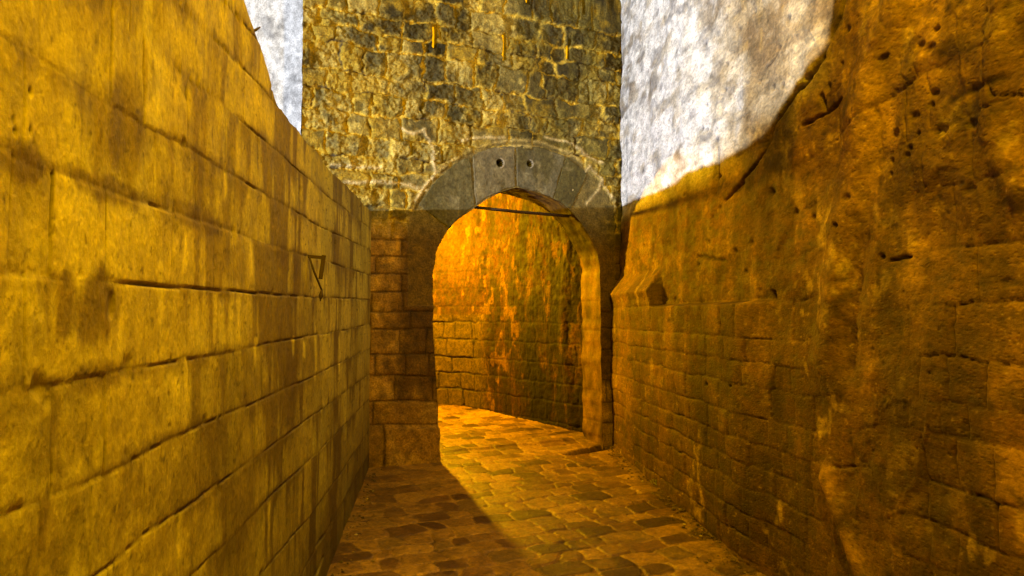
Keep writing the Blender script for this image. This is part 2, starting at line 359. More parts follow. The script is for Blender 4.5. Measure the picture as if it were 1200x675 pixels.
w1, _, wi = worley(U*5+.4*mid_, Z*9, 150); pit = ss(.22, .06, w1)*(wi > .88)*ss(1.7, 2.2, Z+.3*mid_); h -= .014*pit
f1s, _, wis = worley(U*14, Z*26, 151); pit2 = ss(.25, .08, f1s)*(wis > .93)*(.4+.6*mid); h -= .005*pit2
# colour
c = np.ones(U.shape+(3,))*np.array([.27, .185, .10])
c = mix(c, [.37, .27, .15], ss(-.2, .5, fbm(U*1.8, Z*3, 5, 160)))
c = mix(c, [.18, .105, .05], ss(.0, .55, vst*.8+fbm(U*2, Z*1.4, 4, 161)*.8)*.75)
c = mix(c, [.62, .50, .30], ss(.32, .6, fbm(U*4.5, Z*6, 5, 162))*.6)
c = mix(c, [.12, .08, .04], ss(.25, .65, fbm(U*5, Z*8, 5, 163))*.5)
pale = ss(4.0, 5.6, U+.8*fbm(U*2, Z*2, 3, 164))*ss(2.58, 2.86, Z+.06*fbm(U*4, Z*4, 3, 191))       # floodlit high part towards the gateway, its brightness painted into the colour
pale = np.maximum(pale, ss(3.5, 4.0, U)*ss(2.75, 2.95, Z)*.55)
lw_ = mix([.60, .55, .46], [.30, .26, .21], ss(.0, .5, fbm(U*1.3, Z*2.6, 5, 165))); wht = ss(4.6, 6.2, U+.5*fbm(U*3, Z*1, 3, 173)); lw_ = mix(lw_, [.84, .84, .84], ss(-.1, .4, fbm(U*3.4, Z*8, 5, 166)+.35*wht)); lw_ = mix(lw_, [.34, .34, .36], ss(.22, .42, fbm(U*4.5, Z*14, 4, 174))*.6)
c = c*(1-pale[..., None])+lw_*pale[..., None]
c = mix(c, c*(.60+.80*bid)[..., None], mason+.5*mid*ss(4.2, 3.2, U))
c = mix(c, [.20, .135, .06], mason*ss(2.6, 4.3, U)*.55)
c = mix(c, [.34, .25, .12], mason*ss(3.0, 2.6, U)*(bid > .35)*.6)
foot_dark = ss(1.0, .1, Z-SL*U+.25*fbm(U*3, Z*3, 3, 168)); c = mix(c, [.10, .062, .028], foot_dark*.7)  # right wall darkens towards its foot
c = mix(c, [.05, .03, .015], np.clip(vis*edge*.8+cm*.9+sp*.9+pit*.6+pit2*.4, 0, 1))
stk = line_cracks(U+wobx*2, Z, c3, .07)*ss(-.3, .3, fin+.2); c = mix(c, [.46, .32, .15], stk*.8)
nb = 1-pale
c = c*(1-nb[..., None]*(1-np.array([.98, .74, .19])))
c = mix(c, c*.55, nb*ss(.0, .5, fbm(U*1.7, Z*1.1, 4, 169)+.15))
c = mix(c, c*.95, nb*ss(1.95, 1.6, Z)*ss(3., 3.8, U)*.8)
c = mix(c, [.55, .37, .10], nb*ss(.22, .5, fbm(U*8, Z*7, 5, 170))*ss(-.1, .3, fbm(U*2.3, Z*1.5, 3, 171))*.65)
spk = fbm(U*26, Z*48, 3, 175, .7); c = c*(1+nb*(.38*spk))[..., None]; c = mix(c, [.62, .45, .18], nb*ss(.50, .68, spk)*.35); c = mix(c, [.02, .012, .006], nb*ss(.48, .66, -spk)*.35)
run = ss(.02, .42, fbm(U*2.4+.25*Z, Z*.45, 4, 176)+.35*vst); c = mix(c, c*.40, nb*run*.78)
c = mix(c, [.05, .03, .012], nb*ss(.22, .45, fbm(U*4, Z*7, 5, 172))*.6)
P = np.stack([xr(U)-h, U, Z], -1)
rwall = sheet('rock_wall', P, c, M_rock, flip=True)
# thickness of the wall
yy = ysR[::6]; zz = np.array([7.0, 6.99, 3.5, -.4]); xx = np.array([0, .8, .8, .8])
Pb = np.stack([xr(yy)[None]+xx[:, None]+0*yy[None], yy[None]+0*xx[:, None], zz[:, None]+0*yy[None]], -1)
s2 = sheet('b', Pb, np.ones(Pb.shape)*.25, M_rock); join_into(rwall, [s2])
tag(rwall, 'high cracked rock and plaster wall with small coursed masonry at its foot', 'wall', kind='thing')

# ================================================================== GATE TOWER
A = np.array([-1.015, 7.36]); B = np.array([1.546, 8.39]); DT = (B-A)/np.linalg.norm(B-A); NT = np.array([DT[1], -DT[0]])   # NT faces the camera
pT0 = np.array([A[0], A[1], 0]); nT = np.array([NT[0], NT[1], 0])
def tw(px, py):
    p = plane(px, py, pT0, nT); return float(np.dot(p[:2]-A, DT)), float(p[2])
def tp3(u, z, out=0.): 
    u = np.asarray(u); return np.stack([A[0]+u*DT[0]+NT[0]*out, A[1]+u*DT[1]+NT[1]*out, np.asarray(z)+0*u], -1)
tower = empty('gate_tower', (float(A[0]), float(A[1]), .27))
def adopt(o, t):                               # world coordinates stay, parent's offset taken away
    o.parent = t; o.matrix_parent_inverse.identity(); o.location = Vector(o.location)-t.location; return o
open_px = [(516, 600), (515, 540), (513, 480), (511, 440), (508, 400), (507, 345), (508, 318), (512, 294), (521, 275), (535, 258), (555, 244), (572, 232), (590, 224), (605, 219.5),
           (622, 223), (640, 229), (655, 236), (668, 246), (680, 260), (691, 277), (699, 293), (703, 312), (704, 345), (704, 400), (705, 460), (706, 515), (707, 600)]
OP = np.array([tw(*p) for p in open_px])
def smooth_curve(Pn, n):
    d = np.r_[0, np.cumsum(np.hypot(*np.diff(Pn, axis=0).T))]; t = np.linspace(0, d[-1], n)
    return np.stack([np.interp(t, d, Pn[:, 0]), np.interp(t, d, Pn[:, 1])], -1)
OPs = smooth_curve(OP, 500); OPs = np.stack([OPs[:, 0]+fbm(OPs[:, 1]*9, OPs[:, 0]*9, 3, 200)*.010, OPs[:, 1]], -1)
def inside(u, z, poly_):
    r = np.zeros(u.shape, bool); n = len(poly_)
    for i in range(n):
        x1, y1 = poly_[i]; x2, y2 = poly_[(i+1) % n]
        c_ = ((y1 > z) != (y2 > z)); 
        if y1 != y2: r ^= c_ & (u < (x2-x1)*(z-y1)/(y2-y1)+x1)
    return r
def nearest(u, z, line):
    best = np.full(u.shape, 9.); bx = u.copy(); bz = z.copy()
    for a, b in zip(line[:-1], line[1:]):
        v = b-a; t = np.clip(((u-a[0])*v[0]+(z-a[1])*v[1])/(v@v+1e-12), 0, 1); qx = a[0]+t*v[0]; qz = a[1]+t*v[1]; d = np.hypot(u-qx, z-qz)
        m = d < best; best[m] = d[m]; bx[m] = qx[m]; bz[m] = qz[m]
    return best, bx, bz
uL = tw(354, 100)[0]; uR = 2.95
STEP = .0085
us = np.concatenate([np.arange(uL, uR, STEP)]); zs = np.concatenate([np.arange(.05, 4.95, STEP), np.arange(4.95, 8, .08)])
U, Z = np.meshgrid(us, zs)
opn = np.vstack([OPs, [OPs[-1, 0], -1], [OPs[0, 0], -1]])
near = (U > OP[:, 0].min()-.1) & (U < OP[:, 0].max()+.1) & (Z < OP[:, 1].max()+.1)
sd = np.full(U.shape, 9.); QX = U.copy(); QZ = Z.copy()
lineS = OPs[::4]
d_, qx_, qz_ = nearest(U[near], Z[near], lineS); sd[near] = d_; QX[near] = qx_; QZ[near] = qz_
ins = np.zeros(U.shape, bool); ins[near] = inside(U[near], Z[near], np.vstack([lineS, [lineS[-1, 0], -1], [lineS[0, 0], -1]]))
snap = ins & (sd < STEP*1.45); U2 = np.where(snap, QX, U); Z2 = np.where(snap, QZ, Z)
allout = ~ins | snap
keep = allout[:-1, :-1] & allout[1:, :-1] & allout[:-1, 1:] & allout[1:, 1:]
# stone layout
wu = fbm(U*5, Z*5, 3, 203)*.05+fbm(U*19, Z*19, 3, 204)*.020; wz = fbm(U*4.5, Z*4.5, 3, 205)*.045+fbm(U*19, Z*19, 3, 206)*.018
rub = ss(2.35, 2.75, Z)+ss(.32, .25, U)*ss(1.6, 1.9, Z)*.0
k_ = .25+.75*np.clip(rub, 0, 1); wu = wu*k_; wz = wz*k_
rngT = np.random.default_rng(21)
zc = []; z_ = 8.0
while z_ > 2.72: zc.append(z_); z_ -= .13+.14*rngT.random()
zc += [2.6, 2.42, 2.27, 2.1, 1.93, 1.74, 1.57, 1.33, 1.14]
low = [tw(513, 466)[1], tw(513, 493)[1]]
zc = [z_ for z_ in zc if z_ > low[0]+.1]+low
lines = [np.full(U.shape, z_)-.05*U*np.array(1.0 if z_ < 1.3 else 0.) for z_ in zc]
joints = {}
for r in range(len(lines)+1):
    zz_ = zc[min(r, len(zc)-1)]
    joints[r] = rand_joints(rngT, uL-.2, uR, .15, .42) if zz_ > 2.7 else rand_joints(rngT, uL-.2, uR, .22, .5)
joints[len(lines)] = [-.9, -.4, tw(450, 520)[0], 1.2, 2.45, 3.2]
joints[len(lines)-1] = [-.9, -.4, tw(438, 480)[0], 1.2, 2.45, 3.2]
du, dz, bid, row = blocks(U+wu, Z+wz, lines, joints, 13)
de = np.minimum(du, dz); de = de+fbm(U*25, Z*25, 3, 207)*.012*rub
lump = fbm(U*16, Z*16, 4, 210); lump2 = fbm(U*45, Z*45, 3, 211); mid_ = fbm(U*4, Z*4, 4, 212)
size = .026
face = ss(-.002, size, de)
bid2 = hsh(np.floor(bid*997), np.zeros_like(bid), 5); bid3 = hsh(np.floor(bid*991), np.ones_like(bid), 6)
miss = (bid2 < .16)*rub                       # fallen or eroded stones
h = rub*(face*(.022+.022*bid)-.022+(lump*.021+lump2*.010)*(.45+.9*(bid3 > .3))-miss*face*.035)
h += (1-rub)*(-.010*np.exp(-(de/.006)**2)-.006*np.exp(-(de/.02)**2)+(bid-.5)*.010+lump*.004+lump2*.0015)+mid_*.018
h += .035*ss(tw(513, 497)[1]+.01, tw(513, 497)[1]-.005, Z+.05*U)*(U > tw(450, 520)[0])*(U < 1.2)       # proud plinth block
# arch ring region sits flat behind the voussoirs
out_px = [(478, 262), (484, 250), (490, 237), (501, 220), (515, 204), (531, 191), (551, 180), (577, 171), (606, 167), (636, 170), (661, 180), (683, 195), (701, 213), (714, 232), (722, 250)]
OUT = smooth_curve(np.array([tw(*p) for p in out_px]), 200)
dO, _, _ = nearest(U, Z, OUT[::5]); inO = np.zeros(U.shape, bool); nr = Z < 3.4
inO[nr] = inside(U[nr], Z[nr], np.vstack([OUT[::5], [OUT[-1, 0], 1.8], [OUT[0, 0], 1.8]]))
ring = ss(.03, -.01, np.where(inO, -dO, dO)); h = h*(1-ring*.9)-.004*ring
band = np.exp(-((dO-.03)/.018)**2)*(~inO)*ss(2.3, 2.6, Z); h = h*(1-.6*band)+.006*band
for (hx, hy) in ((585.5, 191), (620.5, 192)):
    a, b = tw(hx, hy); h = np.where(np.hypot(U-a, Z-b) < .065, -.16, h)
# narrow slits
slits = [(509.5, 42, 4.5, 27), (591.5, 54, 4.5, 34), (667, 57, 4.5, 24), (619, -4, 5, 20), (684, -1, 5, 25)]
SLT = []
for (px, py, w, hh) in slits:
    u0, z0 = tw(px, py); hw = w*.5*8/906; hz = hh*.5*8/906; SLT.append((u0, z0, hw, hz))
    h = np.where((np.abs(U-u0) < hw+.002) & (np.abs(Z-z0) < hz), -.10, h)
# colour
g = np.array([.34, .31, .26]); c = np.ones(U.shape+(3,))*g
pal = np.array([[.40, .33, .18], [.28, .25, .19], [.34, .30, .22], [.17, .15, .09], [.52, .44, .27], [.26, .21, .08], [.36, .28, .10]])
c = pal[(bid2*6.99).astype(int)]*(.8+.4*bid3)[..., None]
c = mix(c, [.66, .58, .38], ss(.1, .5, lump+.3*lump2)*.8*rub)
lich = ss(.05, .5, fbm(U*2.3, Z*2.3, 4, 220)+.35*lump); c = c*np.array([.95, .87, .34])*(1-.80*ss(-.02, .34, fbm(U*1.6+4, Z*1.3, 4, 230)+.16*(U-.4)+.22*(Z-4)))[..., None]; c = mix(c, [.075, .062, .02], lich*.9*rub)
c = mix(c, [.70, .50, .06], (1-ss(.0, .026, de))*ss(-.25, .25, fbm(U*3, Z*3, 3, 221)+.2)*rub)
och = ss(.08, .45, fbm(U*4.4+3, Z*4.4, 4, 222)+.25*(1-U/1.2)*.8); c = mix(c, [.50, .34, .02], och*.85*rub*(1-.4*face))  # ochre patches, with yellow lamplight on the upper tower painted in
c = mix(c, [.07, .05, .025], ss(.018, .0, de)*ss(.0, .4, fbm(U*6, Z*6, 3, 223))*rub)
moss = ss(1.15, 2.2, U+.25*mid_)*ss(-.2, .3, fbm(U*5, Z*3, 3, 224)); c = mix(c, [.20, .165, .03], moss*.6*ss(2.5, 3.0, Z))
# smoother plastered and stained lower part, its dimmer light painted as darker brown
cl = np.ones(U.shape+(3,))*np.array([.31, .225, .11]); cl = mix(cl, [.44, .34, .15], ss(0, .5, fbm(U*5, Z*4, 4, 225)))
cl *= (.8+.4*bid)[..., None]
uA = tw(466, 400)[0]; uB = tw(512, 400)[0]
stn = ss(uA-.05, uA+.08, U+.04*mid_)*ss(low[0]-.02, low[0]+.15, Z+.02*mid_); cl = mix(cl, [.095, .062, .028], stn*.85)
cl = mix(cl, [.10, .065, .03], ss(.15, .5, fbm(U*6, Z*3, 4, 226))*.6)
cl = mix(cl, [.60, .43, .12], np.maximum(line_cracks(U, Z, [tw(466, 268), tw(466, 300), tw(455, 306)], .02), line_cracks(U, Z, [tw(438, 249), tw(452, 246)], .018))*.8)
cl = mix(cl, [.05, .03, .015], np.exp(-(de/.009)**2)*.75)
c = c*np.clip(rub, 0, 1)[..., None]+cl*(1-np.clip(rub, 0, 1))[..., None]
c = mix(c, [.55, .44, .16], band*.75*ss(-.5, .2, fbm(U*5, Z*5, 3, 232)))
c = mix(c, [.17, .135, .05], ring*.8)
wq = fbm(U*8, Z*8, 3, 231)*.02
for pts in [[(690, 196), (676, 214), (665, 232)], [(706, 210), (702, 222), (688, 238)], [(690, 196), (703, 206), (716, 232)], [(640, 160), (665, 166), (684, 182), (704, 192)], [(505, 182), (510, 205), (498, 218), (486, 236)], [(497, 152), (507, 175), (508, 195)], [(390, 192), (445, 196)], [(404, 213), (470, 214), (490, 222)], [(540, 165), (565, 160), (590, 162)], [(470, 150), (485, 156), (498, 152)], [(480, 215), (500, 222)]]:
    lq = line_cracks(U+wq, Z+wq, [tw(*p) for p in pts], .016); c = mix(c, [.66, .54, .27], lq*.9); h = h+.008*lq
Uo, Zo = U2, Z2
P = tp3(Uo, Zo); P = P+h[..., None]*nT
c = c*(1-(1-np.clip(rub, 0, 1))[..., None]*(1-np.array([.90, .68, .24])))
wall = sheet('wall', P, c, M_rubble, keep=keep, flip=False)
# side, back and top of the tower mass (runs off to the left behind the parapet)
def tq(u, z, back): return A[0]+u*DT[0]-NT[0]*back, A[1]+u*DT[1]-NT[1]*back, z
def panel(name, a, b, z0, z1, col, mat, n=24, seed=0, amp=.02):
    a = np.array(a[:2]); b = np.array(b[:2]); L_ = np.linalg.norm(b-a); nx = max(2, int(L_/.05)); nz = max(2, int((z1-z0)/.05))
    s_, z_ = np.meshgrid(np.linspace(0, 1, nx), np.linspace(z0, z1, nz)); d_ = (b-a)/L_; nn = np.array([d_[1], -d_[0]])
    hh = fbm(s_*L_*5, z_*5, 4, seed)*amp
    P_ = np.stack([a[0]+s_*(b-a)[0]+nn[0]*hh, a[1]+s_*(b-a)[1]+nn[1]*hh, z_], -1)
    C_ = np.ones(P_.shape)*np.array(col)*(1+.5*fbm(s_*L_*6, z_*6, 4, seed+3))[..., None]
    return sheet(name, P_, C_, mat)
TH = .42                                       # thickness of the gate's wall at the arch
eL = tq(uL, 0, 0); e1 = panel('s', eL, (eL[0]-.26, eL[1]+1.75), -.2, 8, (.5, .45, .38), M_rubble, seed=301)  # unseen side, lengthened to keep the floodlight out of the passage
e2 = panel('s', tq(uL+.25, 0, TH), tq(OP[0, 0]-.02, 0, TH), -.2, 8, (.3, .22, .12), M_rubble, seed=303)
e3 = panel('s', tq(OP[0, 0]-.02, 0, TH), tq(OP[-1, 0]+.02, 0, TH), 3.35, 8, (.3, .22, .12), M_rubble, seed=305)
e4 = panel('s', tq(OP[-1, 0]+.02, 0, TH), tq(uR, 0, TH), -.2, 8, (.3, .22, .12), M_rubble, seed=307)
join_into(wall, [e1, e2, e3, e4])
adopt(wall, tower)
# reveal: the thickness of the arch, front edge to back
nd = 46; tt = np.linspace(0, 1, nd)
cu = OPs; Uc = np.repeat(cu[None, :, 0], nd, 0); Zc = np.repeat(cu[None, :, 1], nd, 0); Tc = tt[:, None]*np.ones_like(Uc)
s_len = np.r_[0, np.cumsum(np.hypot(*np.diff(cu, axis=0).T))][None]
tang = np.gradient(cu, axis=0); tang /= np.linalg.norm(tang, axis=1)[:, None]; nin = np.stack([tang[:, 1], -tang[:, 0]], -1)
hh = fbm(s_len*7, Tc*3, 4, 310)*.012-.004*np.exp(-(np.abs((s_len % .33)-.165)/.006)**2)
hh = hh*ss(0, .08, Tc)
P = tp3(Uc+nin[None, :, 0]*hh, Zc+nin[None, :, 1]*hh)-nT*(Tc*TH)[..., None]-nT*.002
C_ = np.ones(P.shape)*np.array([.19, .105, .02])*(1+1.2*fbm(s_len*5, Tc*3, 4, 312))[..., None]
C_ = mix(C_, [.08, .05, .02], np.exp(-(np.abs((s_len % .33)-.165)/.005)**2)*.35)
C_ = C_*(1-.80*ss(2.15, 2.45, Zc+.1*fbm(s_len*4, Tc*3, 3, 313)))[..., None]  # arch head darkened in its colour, shade of the soffit painted in
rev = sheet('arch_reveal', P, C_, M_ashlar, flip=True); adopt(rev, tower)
# back edge cover from the reveal up to the upper panel
bk = cu[(cu[:, 1] > 1.2)]; n_ = len(bk); top_ = np.stack([bk[:, 0], np.full(n_, 3.40)], -1)
Pb = np.stack([tp3(bk[:, 0], bk[:, 1], -TH), tp3(bk[:, 0], np.maximum(top_[:, 1], bk[:, 1]), -TH)], 0)
b1 = sheet('back_face', Pb, np.ones(Pb.shape)*np.array([.3, .22, .12]), M_rubble)
adopt(b1, tower)

# voussoirs: dressed grey stones, each its own curved block
inn = smooth_curve(np.array([tw(*p) for p in open_px[6:22]]), 300)
outc = smooth_curve(np.array([tw(*p) for p in out_px]), 300)
def vous(f0, f1, g0, g1, label=None, col=(.27, .265, .235), proud=.006, holes=()):
    na, nb = 130, 90
    s_ = np.linspace(0, 1, na)[None]*np.ones((nb, 1)); r_ = np.linspace(0, 1, nb)[:, None]*np.ones((1, na))
    def at(cv, f): i = np.clip(f, 0, 1)*(len(cv)-1); return np.stack([np.interp(i, range(len(cv)), cv[:, 0]), np.interp(i, range(len(cv)), cv[:, 1])], -1)
    pi = at(inn, f0+(f1-f0)*s_); po = at(outc, g0+(g1-g0)*s_)
    po = po-(po-pi)*.03
    q = pi+(po-pi)*r_[..., None]; u_, z_ = q[..., 0], q[..., 1]
    # px-size gap at the sides
    Ls = abs(f1-f0)*2.0; ed = np.minimum(np.minimum(s_, 1-s_)*.42, np.minimum(r_, 1-r_)*.40)
    ed = ed+fbm(u_*14, z_*14, 4, 330)*.014-.004
    hh = proud*ss(-.001, .010, ed)-.03*(1-ss(-.004, .006, ed))+fbm(u_*6, z_*6, 4, 331)*.006+fbm(u_*24, z_*24, 4, 332)*.004
    cc = np.ones(u_.shape+(3,))*np.array(col)*(1+.35*fbm(u_*5, z_*7, 4, 333))[..., None]
    cc = mix(cc, [.085, .075, .025], ss(-.05, .4, fbm(u_*5, z_*3, 4, 334))*.75); cc = mix(cc, [.30, .28, .20], ss(.2, .5, fbm(u_*9, z_*7, 4, 335))*.4)
    cc = mix(cc, [.20, .17, .09], ss(.007, .0, ed)*.4)*np.array([1, .95, .72]); cc = cc*(1+.5*fbm(u_*40, z_*40, 3, 338, .7))[..., None]
    for (hu, hz, hr) in holes:
        d = np.hypot(u_-hu, z_-hz); hh = np.where(d < hr, -.11, hh); cc = mix(cc, [.50, .46, .38], np.exp(-((d-hr*1.22)/.006)**2)*(u_ > hu)*.9); cc = mix(cc, [.012, .010, .008], (d < hr*1.03)*1.0)  # floodlit right rim and the dark inside of the hole are painted
    o = sheet('arch_stone', tp3(u_, z_)+hh[..., None]*nT, cc, M_ashlar, flip=False)
    adopt(o, tower)
    if label: o['label'] = label
    return o
h1 = (*tw(585.5, 191), .040); h2 = (*tw(620.5, 192), .033)
def fin_(px, py):                              # fraction along inner curve nearest to a pixel
    q = np.array(tw(px, py)); return float(np.argmin(np.hypot(*(inn-q).T))/(len(inn)-1))
def fou(px, py):
    q = np.array(tw(px, py)); return float(np.argmin(np.hypot(*(outc-q).T))/(len(outc)-1))
cuts = [((526, 268), (488, 241)), ((557, 243), (552, 179)), ((605, 219.5), (604, 167)), ((648, 233), (664, 181)), ((668, 246), (690, 201))]
cs = [(.13, .12, .065), (.17, .155, .115), (.14, .135, .105), (.12, .11, .045), (.20, .16, .06)]
for i in range(len(cuts)-1):
    (a1, b1_), (a2, b2_) = cuts[i], cuts[i+1]
    hl = (h1,) if i == 1 else (h2,) if i == 2 else ()
    vous(fin_(*a1), fin_(*a2), fou(*b1_), fou(*b2_), col=cs[i], holes=hl, label={1: 'grey arch stone with a round hole, left of the crown joint', 2: 'darker grey arch stone with a round hole, right of the crown joint'}.get(i))
# tie bar across the arch head
ta = tp3(*tw(548, 240), out=-.10); tb = tp3(*tw(672, 252), out=-.10)
tie = poly('tie_bar', [tube([ta, (ta+tb)/2+np.array([0, 0, -.006]), tb], .016, 8)], M_iron); adopt(tie, tower)
M_slit = glow_mat('lit slit', (1., .55, .0), .62)  # glowing strips added inside the slits for their yellow light
for (u0, z0, hw, hz) in SLT:
    v = [tuple(tp3(u0+a*hw, z0+b*hz, o)) for o in (-.075, -.095) for a, b in ((-1, -1), (.75, -.96), (1, .3), (.8, 1), (-.7, .95))]
    fcs = [(0, 1, 2, 3, 4), (9, 8, 7, 6, 5)]+[(i, 5+i, 5+(i+1) % 5, (i+1) % 5) for i in range(5)]
    o = poly('lit_slit', [(v, fcs)], M_slit, smooth=False); adopt(o, tower)
tag(tower, 'rubble stone gate tower with a grey pointed arch and narrow lit slits, closing the alley', 'gate tower')

# ================================================================== PASSAGE WALL beyond the arch
path = [np.array(p) for p in [(1.95, 7.9), (1.45, 8.62), (1.23, 8.92), (.80, 9.60), (.35, 10.28), (-.02, 10.80), (-.20, 10.98), (-.58, 11.22), (-1.4, 11.55), (-2.6, 11.8), (-5, 12.0)]]
PT = smooth_curve(np.array(path), 900); 
sl = np.r_[0, np.cumsum(np.hypot(*np.diff(PT, axis=0).T))]
tg = np.gradient(PT, axis=0); kk = np.ones(41)/41
tg = np.stack([np.convolve(np.pad(tg[:, i], 20, 'edge'), kk, 'valid') for i in (0, 1)], -1); tg /= np.linalg.norm(tg, axis=1)[:, None]
nP = np.stack([-tg[:, 1], tg[:, 0]], -1)       # towards the passage
zs = np.concatenate([np.arange(0, 3.9, .010), np.arange(3.9, 6.6, .06)])
S, Z = np.meshgrid(sl, zs)
s_c = float(sl[np.argmin(np.hypot(PT[:, 0]+.06, PT[:, 1]-10.86))])
def sat(px):                                    # arc length where the wall shows at a pixel column
    a = (PT[:, 0]/PT[:, 1])*906+560; m = (PT[:, 1] > 8.7) & (PT[:, 0] > -1.5); i = np.where(m)[0]; return float(sl[i[np.argmin(np.abs(a[i]-px))]])
big = fbm(S*1.1, Z*.6, 4, 401); vst = fbm(S*6, Z*1.7, 5, 402); roughn = fbm(S*12, Z*9, 4, 403); lum = fbm(S*26, Z*20, 3, 404)
rng4 = np.random.default_rng(33)
zc = [6.0, 5.5, 5.1, 4.7, 4.3, 4.0]+list(np.arange(3.7, .4, -.235)+rng4.random(15)[:len(np.arange(3.7, .4, -.235))]*.05)
joints = {r: rand_joints(rng4, 0, sl[-1], .2, .5) for r in range(len(zc)+1)}
du, dz, bid, row = blocks(S+fbm(S*8, Z*8, 3, 405)*.03, Z+fbm(S*8, Z*8, 3, 406)*.02, [np.full(S.shape, z_) for z_ in zc], joints, 14)
de = np.minimum(du, dz); mas = ss(1.75, 1.6, Z)*ss(sat(575), sat(548), S)
mas = np.maximum(mas, .35*ss(2.0, 1.2, Z))
h = big*.05+vst*.014+roughn*.012+lum*.006
c_t = 0
h = h*(1-.7*mas)-(.25+.75*mas)*(.014*np.exp(-(de/.012)**2))+.02*(bid-.5)*mas
rl = [(sat(553), 3.4), (sat(560), 2.8), (sat(566), 2.2), (sat(560), 1.7), (sat(575), 1.2)]
h += .035*line_cracks(S+roughn*.05, Z, rl, .14)+.03*line_cracks(S, Z, [(sat(650), 4), (sat(668), 2.6), (sat(662), 1.5), (sat(670), .3)], .09)
h *= ss(sat(690)-.05, sat(683)+.02, S)*.9+.1
c = np.ones(S.shape+(3,))*np.array([.36, .20, .085])
c = mix(c, [.12, .05, .02], ss(-.15, .35, vst+.5*big+.15)*.85)
c = mix(c, [.75, .56, .22], ss(.16, .42, fbm(S*9, Z*4.5, 5, 410)+.3*roughn)*.9)
c = mix(c, [.56, .40, .16], ss(sat(585), sat(545), S)*.35)
dk = line_cracks(S, Z, [(sat(618), 3.0), (sat(625), 1.6), (sat(632), .3)], .22)+.8*line_cracks(S, Z, [(sat(655), 2.2), (sat(650), .4)], .12); c = mix(c, [.065, .035, .018], np.clip(1.3*dk*ss(-.6, .3, vst+.3*roughn+.2), 0, 1)*.9)
c = mix(c, [.50, .52, .16], ss(1.75, 1.68, Z)*ss(sat(580), sat(560), S)*.8)
c = mix(c, [.50, .31, .12], ss(sat(662), sat(676), S)*.6*0+ss(sat(665), sat(680), S)*.0)
c = mix(c, [.07, .04, .02], np.exp(-(de/.012)**2)*(.2+.5*mas))
spk = fbm(S*30, Z*26, 3, 415, .7); c = c*(1+.6*spk)[..., None]
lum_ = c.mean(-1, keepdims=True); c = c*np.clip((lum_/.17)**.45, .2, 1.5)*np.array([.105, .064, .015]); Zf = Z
P = np.stack([PT[None, :, 0]+nP[None, :, 0]*h, PT[None, :, 1]+nP[None, :, 1]*h, Zf], -1)
pw = sheet('passage_wall', P, c, M_rock, flip=True)
tag(pw, 'rough orange-lit wall curving away to the left behind the archway', 'wall', kind='thing')
mod = pw.modifiers.new('thickness', 'SOLIDIFY'); mod.thickness = .4; mod.offset = -1
# ================================================================== LIMEWASHED WALL beyond, left of the tower
zs = np.arange(0, 7.2, .02); ss_ = np.arange(0, 5.2, .02); S, Z = np.meshgrid(ss_, zs)
a = np.array([-6.3, 9.6]); b = np.array([-1.3, 8.55]); d_ = (b-a)/np.linalg.norm(b-a); nn = np.array([d_[1], -d_[0]])
h = fbm(S*4, Z*4, 4, 501)*.03+fbm(S*14, Z*9, 4, 502)*.012
f1, f2, fi = worley(S*5, Z*6, 503); h -= .02*np.exp(-((f2-f1)/.06)**2)
c = np.ones(S.shape+(3,))*np.array([.62, .62, .62]); c = mix(c, [.26, .26, .27], ss(.0, .5, fbm(S*6, Z*3, 4, 504))*.7); c = mix(c, [.80, .80, .80], ss(.0, .5, fbm(S*11, Z*5, 4, 505))*.8)
P = np.stack([a[0]+d_[0]*S+nn[0]*h, a[1]+d_[1]*S+nn[1]*h, Z], -1)
fw_ = sheet('far_wall', P, c, M_rock)
mod = fw_.modifiers.new('thickness', 'SOLIDIFY'); mod.thickness = .5
tag(fw_, 'white floodlit wall seen between the left wall and the tower', 'wall', kind='thing')

# ================================================================== PAVING
xs = np.concatenate([np.arange(-6, -1.6, .1), np.arange(-1.6, 1.95, .0085)])
ysF = []; y = -6.
while y < 13.2: ysF.append(y); y += .08 if y < 3.7 else .011 if y < 6 else .016 if y < 9.5 else .03
X, Y = np.meshgrid(xs, np.array(ysF))
s = X*DT[0]+Y*DT[1]; t = -X*DT[1]+Y*DT[0]
ws = fbm(X*4, Y*4, 3, 601)*.06+fbm(X*16, Y*16, 2, 602)*.010; wt = fbm(X*3.5, Y*3.5, 3, 603)*.06+fbm(X*16, Y*16, 2, 604)*.009
rf = np.random.default_rng(44); tc_ = []; v = 14.5
while v > -8: tc_.append(v); v -= .14+.10*rf.random()
joints = {r: rand_joints(rf, -9, 8, .13, .33) for r in range(len(tc_)+1)}
lines = np.array(tc_)
tt_ = t+wt; row = np.searchsorted(-lines, -tt_); dz = np.min(np.abs(tt_[None, ::1, ::1]-lines[:, None, None]), 0) if X.size < 1 else None
lo = lines[np.clip(row-1, 0, len(lines)-1)]; hi = lines[np.clip(row, 0, len(lines)-1)]; dz = np.minimum(np.abs(tt_-lo), np.abs(tt_-hi))
du = np.full(X.shape, 9.); bid = np.zeros(X.shape); uu = s+ws
for r in range(len(tc_)+1):
    m = row == r
    if not m.any(): continue
    J = np.array(joints[r]); k = np.searchsorted(J, uu[m]); du[m] = np.minimum(np.abs(uu[m]-J[np.clip(k-1, 0, len(J)-1)]), np.abs(uu[m]-J[np.clip(k, 0, len(J)-1)])); bid[m] = hsh(np.full(k.shape, r*3.), k.astype(float), 77)
b2 = hsh(np.floor(bid*997), bid*0, 3); b3 = hsh(np.floor(bid*983), bid*0+2, 4)
